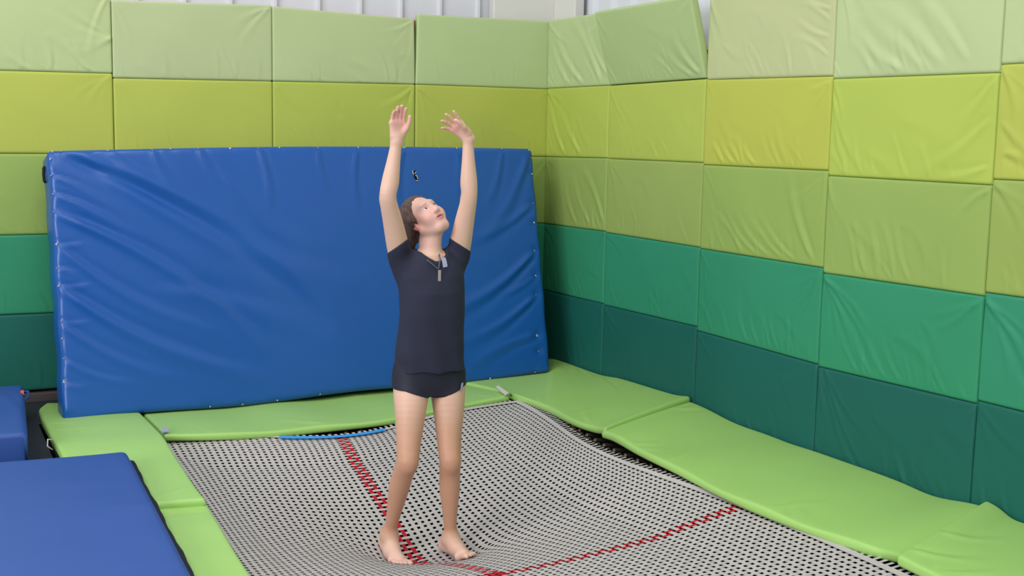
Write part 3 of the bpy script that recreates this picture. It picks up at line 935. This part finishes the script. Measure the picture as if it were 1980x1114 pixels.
# feet: heel, ball, toes; the sole follows the webbing
def foot(an, ang, side):
    f = v3(math.sin(ang), -math.cos(ang), 0); l = v3(math.cos(ang), math.sin(ang), 0)   # forward, towards her left
    def g(df, dl, up):
        p = an+f*df+l*dl; p[2] = bedz(p[0], p[1])+.006+up; return p
    heel = g(-.045, 0, .034); mid = g(.06, -.012*side, .036); ball = g(.135, .006*side, .024)
    body.cone(an+v3(0, 0, .0), heel, .033, .034, .03)
    body.cone(an+f*.01, g(.055, .0, .055), .034, .034, .04)
    body.chain([heel, g(0, -.008*side, .034), mid], [.034, .034, .032], .02)
    body.cone(g(.05, 0, .052), g(.135, .008*side, .026), .030, .022, .03)
    body.cone(g(.125, .030*side, .020), g(.115, -.032*side, .016), .021, .017, .02)
    body.cone(mid, ball, .031, .024, .02)
    # toes: big toe on the inner side (towards the other foot)
    for i, (dl, ln, r) in enumerate(((.034, .205, .0135), (.012, .205, .0095), (-.006, .196, .0090), (-.022, .184, .0085), (-.036, .168, .0085))):
        b0 = g(.13-.010*i, dl*.85*side, .016); b1 = g(ln-.022, dl*side, .016); b2 = g(ln, dl*side, .010)
        body.chain([b0, b1, b2], [r+.001, r, r*.92], .006)
    return f
aR, aL = math.radians(0), math.radians(8)
foot(ankR, aR, 1)      # her right foot: inner side towards +x
foot(ankL, aL, -1)
# arms
def arm(sh, el, wr, bend):
    body.chain([sh, sh*.72+el*.28, sh*.38+el*.62, el, el*.72+wr*.28, el*.34+wr*.66, wr], [.054, .052, .046, .0385, .0405, .031, .0245], .03)
    body.ell(el+v3(0, .016, -.004), (.028, .026, .032), None, .02)
arm(shR, elR, wrR, 0); arm(shL, elL, wrL, 0)
# shoulders and neck
body.cone(neckB+v3(-.03, 0, -.05), shR+v3(.02, 0, -.02), .046, .046, .04)
body.cone(neckB+v3(.03, 0, -.05), shL+v3(-.02, 0, -.02), .046, .046, .04)
body.cone(neckB+v3(0, 0, -.03), H(0, -.055, -.03), .053, .052, .03)
body.cone(neckB+v3(0, -.01, -.02), H(0, -.07, .02), .038, .034, .03)

def hand(wr, fdir, ndir, side, curl, spread, L=.188, lift=0):
    """fdir along the palm, ndir out of the palm, side: +1 thumb on fdir x ndir"""
    f = np.array(fdir, float); f /= np.linalg.norm(f)
    n = np.array(ndir, float); n -= f*(n@f); n /= np.linalg.norm(n)
    t = np.cross(f, n)*side
    pl = L*.52
    body.cone(wr, wr+f*.02, .026, .026, .02)
    kn = []
    for i, (o, ln, r) in enumerate(((.030, .43, .0088), (.010, .47, .0092), (-.010, .44, .0088), (-.029, .35, .0078))):
        base = wr+f*(pl*(.98 if i in (1, 2) else .93))+t*o
        kn.append(base)
        body.cone(wr+f*.022+t*o*.6, base, .0165, .0125, .012)
        a0 = spread*o/.03
        dv = f*math.cos(a0)+t*math.sin(a0)
        p = base; c = 0
        for sgm, (fr_, cr) in enumerate(((.45, .5), (.31, .8), (.24, .6))):
            c += curl[i]*cr
            d2 = dv*math.cos(c)+n*math.sin(c)
            q = p+d2*(ln*L*fr_)
            body.cone(p, q, r*(1.12-.1*sgm), r*(1.02-.1*sgm), .004)
            p = q
    body.cone(kn[0], kn[3], .0125, .0105, .012)
    # thumb leaves the side of the palm near its base
    p0 = wr+f*.026+t*.020+n*.006
    p1 = p0+f*.034+t*.020+n*.014; p2 = p1+f*.030+t*.006+n*.010; p3 = p2+f*.022-t*.001+n*.004
    body.cone(p0, p1, .0165, .0125, .012); body.chain([p1, p2, p3], [.0118, .0105, .009], .005)
    return f, n, t
# her right hand: stretched up, palm half turned to the camera, thumb inwards
R_f = (0.0424,0.0120,0.9854); R_n = (0.1407,-0.9477,0.1643)
hand(wrR, R_f, R_n, 1, (.25, .2, .25, .32), .02, .165)
# her left hand: bent back at the wrist, fingers spread towards the head
L_f = (-0.7282,0.1785,0.6545); L_n = (-0.7500,-0.5092,-0.2563)
hand(wrL+v3(0.0059,-0.0012,0.0120), L_f, L_n, 1, (.10, .18, .28, .4), .40, .165)

# head
body.ell(H(0, .032, -.018), (.074, .086, .093), HR, .01)
body.ell(H(0, -.035, .028), (.060, .078, .062), HR, .03)
body.cone(H(-.008, -.097, .056), H(.008, -.097, .056), .018, .018, .03)
for s in (-1, 1):
    body.cone(H(s*.054, -.052, -.005), H(s*.022, -.100, .050), .021, .016, .025)
    body.ell(H(s*.034, -.034, .060), (.029, .030, .024), HR, .03)
body.cone(H(-.026, .026, .072), H(.026, .026, .072), .014, .014, .03)
for s in (-1, 1): body.sub_ell(H(s*.031, .004, .094), (.014, .006, .010), HR, .012)
body.cone(H(0, .010, .082), H(0, -.026, .101), .008, .011, .014)
body.ell(H(0, -.030, .101), (.0115, .009, .009), HR, .008)
for s in (-1, 1): body.ell(H(s*.012, -.033, .096), (.0085, .0075, .009), HR, .008)
body.ell(H(0, -.057, .086), (.023, .005, .008), HR, .010)
body.ell(H(0, -.069, .084), (.018, .006, .008), HR, .010)
body.sub_ell(H(0, -.0625, .095), (.021, .0032, .010), HR, .003)
for s in (-1, 1):
    er = np.stack([hs, hu*.95-hn*.3, hn*.95+hu*.3])
    body.ell(H(s*.076, -.012, -.012), (.009, .031, .018), er, .008)
    body.sub_ell(H(s*.086, -.008, -.008), (.006, .019, .009), er, .004)

body_me, BV = body.mesh('person')
# pigment: lips, cheeks, palms, knees, soles, brows
def ramp(d, r): return np.clip(1-d/r, 0, 1)**1.2
def dist(c): return np.linalg.norm(BV-np.array(c), axis=1)
skin = np.array(s2l((226, 186, 164)))
tint = np.tile(skin, (len(BV), 1))
def blend(wt, c, a): 
    global tint
    wt = (wt*a)[:, None]; tint = tint*(1-wt)+np.array(s2l(c))*wt
pink = (226, 160, 152)
for c, r, a in ((wrR+np.array(R_f)*.12, .14, .8), (wrL+np.array(L_f)*.12, .14, .8), (kneR+v3(0, -.05, -.03), .07, .5), (kneL+v3(0, -.05, -.03), .07, .5),
                (elR+v3(0, .03, 0), .06, .35), (elL+v3(0, .03, 0), .06, .35)):
    blend(ramp(dist(c), r), pink, a)
blend(np.clip((-.30-BV[:, 2])/.1, 0, 1), (228, 186, 174), .8)
leg_z = np.clip((.46-BV[:, 2])/.25, 0, 1)*np.clip((BV[:, 2]+.32)/.06, 0, 1)
blend(leg_z, (188, 138, 108), .8)
L = (BV-HC)@HR.T
near = np.linalg.norm(L, axis=1) < .16
def hm(c, r): return near*np.clip(1.3-np.linalg.norm((L-np.array(c))/np.array(r), axis=1), 0, .3)/.3
blend(near*1.0, (222, 176, 166), .6)
for s in (-1, 1):
    blend(hm((s*.038, -.03, .07), (.03, .028, .04)), (226, 156, 150), .25)
    blend(hm((s*.031, .024, .085), (.017, .0045, .02)), (140, 108, 92), .45)
    blend(hm((s*.078, -.012, -.012), (.02, .034, .03)), (222, 140, 134), .6)
blend(hm((0, -.063, .09), (.022, .011, .02)), (206, 124, 120), .7)
blend(hm((0, -.0625, .09), (.019, .0034, .02)), (110, 40, 44), .8)
ca = body_me.color_attributes.new('tint', 'FLOAT_COLOR', 'POINT')
ca.data.foreach_set('color', np.concatenate([tint, np.ones((len(BV), 1))], 1).astype(np.float32).ravel())
person = link('person', body_me, M['skin'])
tag(person, 'barefoot person in black t-shirt and shorts bouncing with both arms raised, looking up', 'person')
def wear(name, me, m, parent=None): 
    return link(name, me, m, parent or person)

# t-shirt
sh = Field((-2.36, -2.90, .48), (-1.72, -2.50, 1.26), .0045)
zs = [.535, .58, .64, .72, .82, .92, 1.0, 1.06, 1.12]
sh.loft(zs, [cxm+.003]*9, [-2.705, -2.705, -2.715, -2.725, -2.735, -2.725, -2.71, -2.70, -2.69],
        [.170, .1715, .171, .166, .163, .164, .162, .155, .11], [.122, .122, .118, .113, .113, .122, .118, .102, .07], .02, 2.2)
sh.cone(neckB+v3(-.045, 0, -.055), shR+v3(.015, 0, -.022), .058, .052, .04)
sh.cone(neckB+v3(.045, 0, -.055), shL+v3(-.015, 0, -.022), .058, .052, .04)
sdR = (elR-shR)/np.linalg.norm(elR-shR); sdL = (elL-shL)/np.linalg.norm(elL-shL)
sh.chain([shR+v3(.048, 0, -.10), shR+v3(.006, 0, -.02), shR*.5+elR*.5], [.050, .055, .0545], .03)
sh.chain([shL+v3(-.048, 0, -.10), shL+v3(-.006, 0, -.02), shL*.5+elL*.5], [.050, .055, .0545], .03)
rx = np.array(_r)
cR = v3(-2.2530,-2.7400,1.1349); nR = v3(-0.4793,0.3042,0.8196); cL = v3(-1.9001,-2.7400,1.1350); nL = v3(0.5060,-0.1846,0.8389)
def sleeve_cut(P):
    x = P[..., 0]
    d1 = np.where(x < cxm-.075, (P-cR)@nR, -1)
    d2 = np.where(x > cxm+.085, (P-cL)@nL, -1)
    return np.maximum(d1, d2)
sh.cut(sleeve_cut, .006)
nkc = neckB+v3(0, -.03, .05)
sh.cut(lambda P: -sh.ell_d(P, nkc, (.070, .13, .085)), .008)
P = np.stack(np.meshgrid(*sh.ax, indexing='ij'), -1)
xx = (P[..., 0]-cxm); zz = P[..., 2]
sh.F += (.0035*np.sin(xx*46+np.sin(zz*9)*1.6)*np.clip((1.0-zz)/.4, 0.15, 1)
         + .003*np.sin((xx*np.sign(xx)*.9+zz)*38)*np.clip((zz-.85)/.2, 0, 1) + .0025*np.sin(zz*40+xx*12)*np.clip((.66-zz)/.12, 0, 1)).astype(np.float32)
del P, xx, zz
shirt_me, SV = sh.mesh('t_shirt')
shirt = wear('t_shirt', shirt_me, M['shirt'])
shirt['label'] = 'black short-sleeved t-shirt'

# shorts
def sub_field(src, lo, hi, off):
    a = [max(0, int((lo[i]-src.lo[i])/src.h)) for i in range(3)]; b = [min(src.n[i], int((hi[i]-src.lo[i])/src.h)) for i in range(3)]
    f = Field.__new__(Field); f.h = src.h; f.lo = src.lo+np.array(a)*src.h
    f.F = src.F[a[0]:b[0], a[1]:b[1], a[2]:b[2]].copy()-off
    f.n = np.array(f.F.shape); f.ax = [f.lo[i]+f.h*np.arange(f.n[i]) for i in range(3)]
    return f
so = sub_field(body, (-2.34, -2.92, .30), (-1.76, -2.48, .60), .0045)
so.loft([.42, .46, .52, .57], [cxm]*4, [-2.695]*4, [.150, .160, .163, .160], [.103, .112, .114, .112], .02)
so.cut(lambda P: .396+.046*np.clip(np.abs(P[..., 0]-cxm)/.13, 0, 1.2)-P[..., 2], .004)
shorts_me, _ = so.mesh('shorts')
shorts = wear('shorts', shorts_me, M['shorts'])
shorts['label'] = 'tight black shorts'

# hair
ha = Field(HC-.30, HC+.24, .0045)
ha.ell(H(0, .036, -.026), (.084, .094, .100), HR, .01)
ha.ell(H(0, -.02, -.075), (.062, .08, .05), HR, .03)
def hair_cut(P):
    q = (P-HC)@HR.T
    return q[..., 2]*.90-q[..., 1]*.42-.010-.004*np.sin(q[..., 0]*50)
ha.cut(hair_cut, .01)
pt0 = H(.0, -.01, -.105)
tail = [pt0, v3(-2.0980,-2.5800,1.1938), v3(-2.1105,-2.5850,1.1438), v3(-2.1107,-2.6000,1.0945)]
ha.chain(tail, [.040, .040, .030, .012], .03)
side0 = H(-.066 if hs@rx > 0 else .066, .02, -.005)
ha.chain([side0, v3(-2.1382,-2.6800,1.2480), v3(-2.1218,-2.6400,1.1844)], [.022, .018, .010], .02)
P = np.stack(np.meshgrid(*ha.ax, indexing='ij'), -1); q = (P-HC)@HR.T
ang = np.arctan2(q[..., 1], q[..., 2])
ha.F += (.0022*np.sin(q[..., 0]*330+3*np.sin(ang*3))+.0016*np.sin(q[..., 0]*190+ang*2)).astype(np.float32)
del P, q, ang
hair_me, _ = ha.mesh('hair')
hair = wear('hair', hair_me, M['hair'])
hair['label'] = 'brown hair tied back'

# eyes
def ball(name, c, r, m, parent, sc=None):
    bm = bmesh.new(); bmesh.ops.create_uvsphere(bm, u_segments=14, v_segments=10, radius=r)
    for v in bm.verts: v.co = v.co+Vector(c)
    me = bpy.data.meshes.new(name); bm.to_mesh(me); bm.free()
    me.polygons.foreach_set('use_smooth', [True]*len(me.polygons))
    return link(name, me, m, parent)
for s in (-1, 1):
    e = ball('eye', H(s*.031, .003, .0730), .0130, M['eyewhite'], person)
    ball('iris', H(s*.031, .005,   .0790), .0080, M['iris'], e)

# print on the chest, print on the shorts hem, cord and pendant: laid on the cloth
def surf_front(Vs, x, z, y0=-2.72):
    d = np.hypot(Vs[:, 0]-x, Vs[:, 2]-z); i = np.where(d < .012)[0]
    i = i[Vs[i, 1] < y0] if (Vs[i, 1] < y0).any() else i
    return float(Vs[i, 1].min()) if len(i) else y0-.1
def decal(name, corners, Vs, m, parent, lift=.003):
    V = []; F = []
    n = 5
    c = [np.array(p, float) for p in corners]
    for i in range(n+1):
        for j in range(n+1):
            s = i/n; t = j/n
            p = c[0]*(1-s)*(1-t)+c[1]*s*(1-t)+c[2]*s*t+c[3]*(1-s)*t
            V.append((p[0], surf_front(Vs, p[0], p[2])-lift, p[2]))
    for i in range(n):
        for j in range(n):
            a = i*(n+1)+j; F.append((a, a+n+1, a+n+2, a+1))
    return link(name, mesh(name, V, F), m, parent)
dl = decal('chest_print', [(-2.0315,-2.8200,1.0450), (-2.0075,-2.8200,1.0491), (-2.0107,-2.8200,1.0913), (-2.0347,-2.8200,1.0896)], SV, M['logo'], shirt)
dl['label'] = 'small pale grey print on the chest'
SHV = np.array([v.co for v in shorts_me.vertices])
d2 = decal('hem_print', [(-1.9341,-2.8000,0.4381), (-1.9204,-2.8000,0.4396), (-1.9098,-2.8000,0.4747), (-1.9236,-2.8000,0.4732)], SHV, M['logo'], shorts)
d2['label'] = 'small white print on the leg hem'
def cordpath(pts):
    out = []
    for p in pts: out.append((p[0], surf_front(np.concatenate([SV, BV]), p[0], p[2], -2.68)-.004, p[2]))
    return out
def along(a, b, n): return [tuple(np.array(a)*(1-k/n)+np.array(b)*k/n) for k in range(n+1)]
pA, pB, pM = (-2.1086,-2.8000,1.0825), (-2.0317,-2.8000,1.1048), (-2.0577,-2.8000,1.0387)
neckl = link('necklace', mesh('necklace', *tube(cordpath(along(pA, pM, 6)+along(pM, pB, 7)[1:]), .0035, 6)), M['cord'], person)
neckl['label'] = 'thin grey neck cord'
pt = np.array(pM); yy = surf_front(SV, pt[0], pt[2]-.02)-.007
pend = boxes('pendant', [((pt[0]-.007, yy-.004, pt[2]-.055), (pt[0]+.007, yy+.002, pt[2]-.002))], .001)
pd = link('pendant', pend, M['tag'], neckl); pd['label'] = 'silver bar pendant'
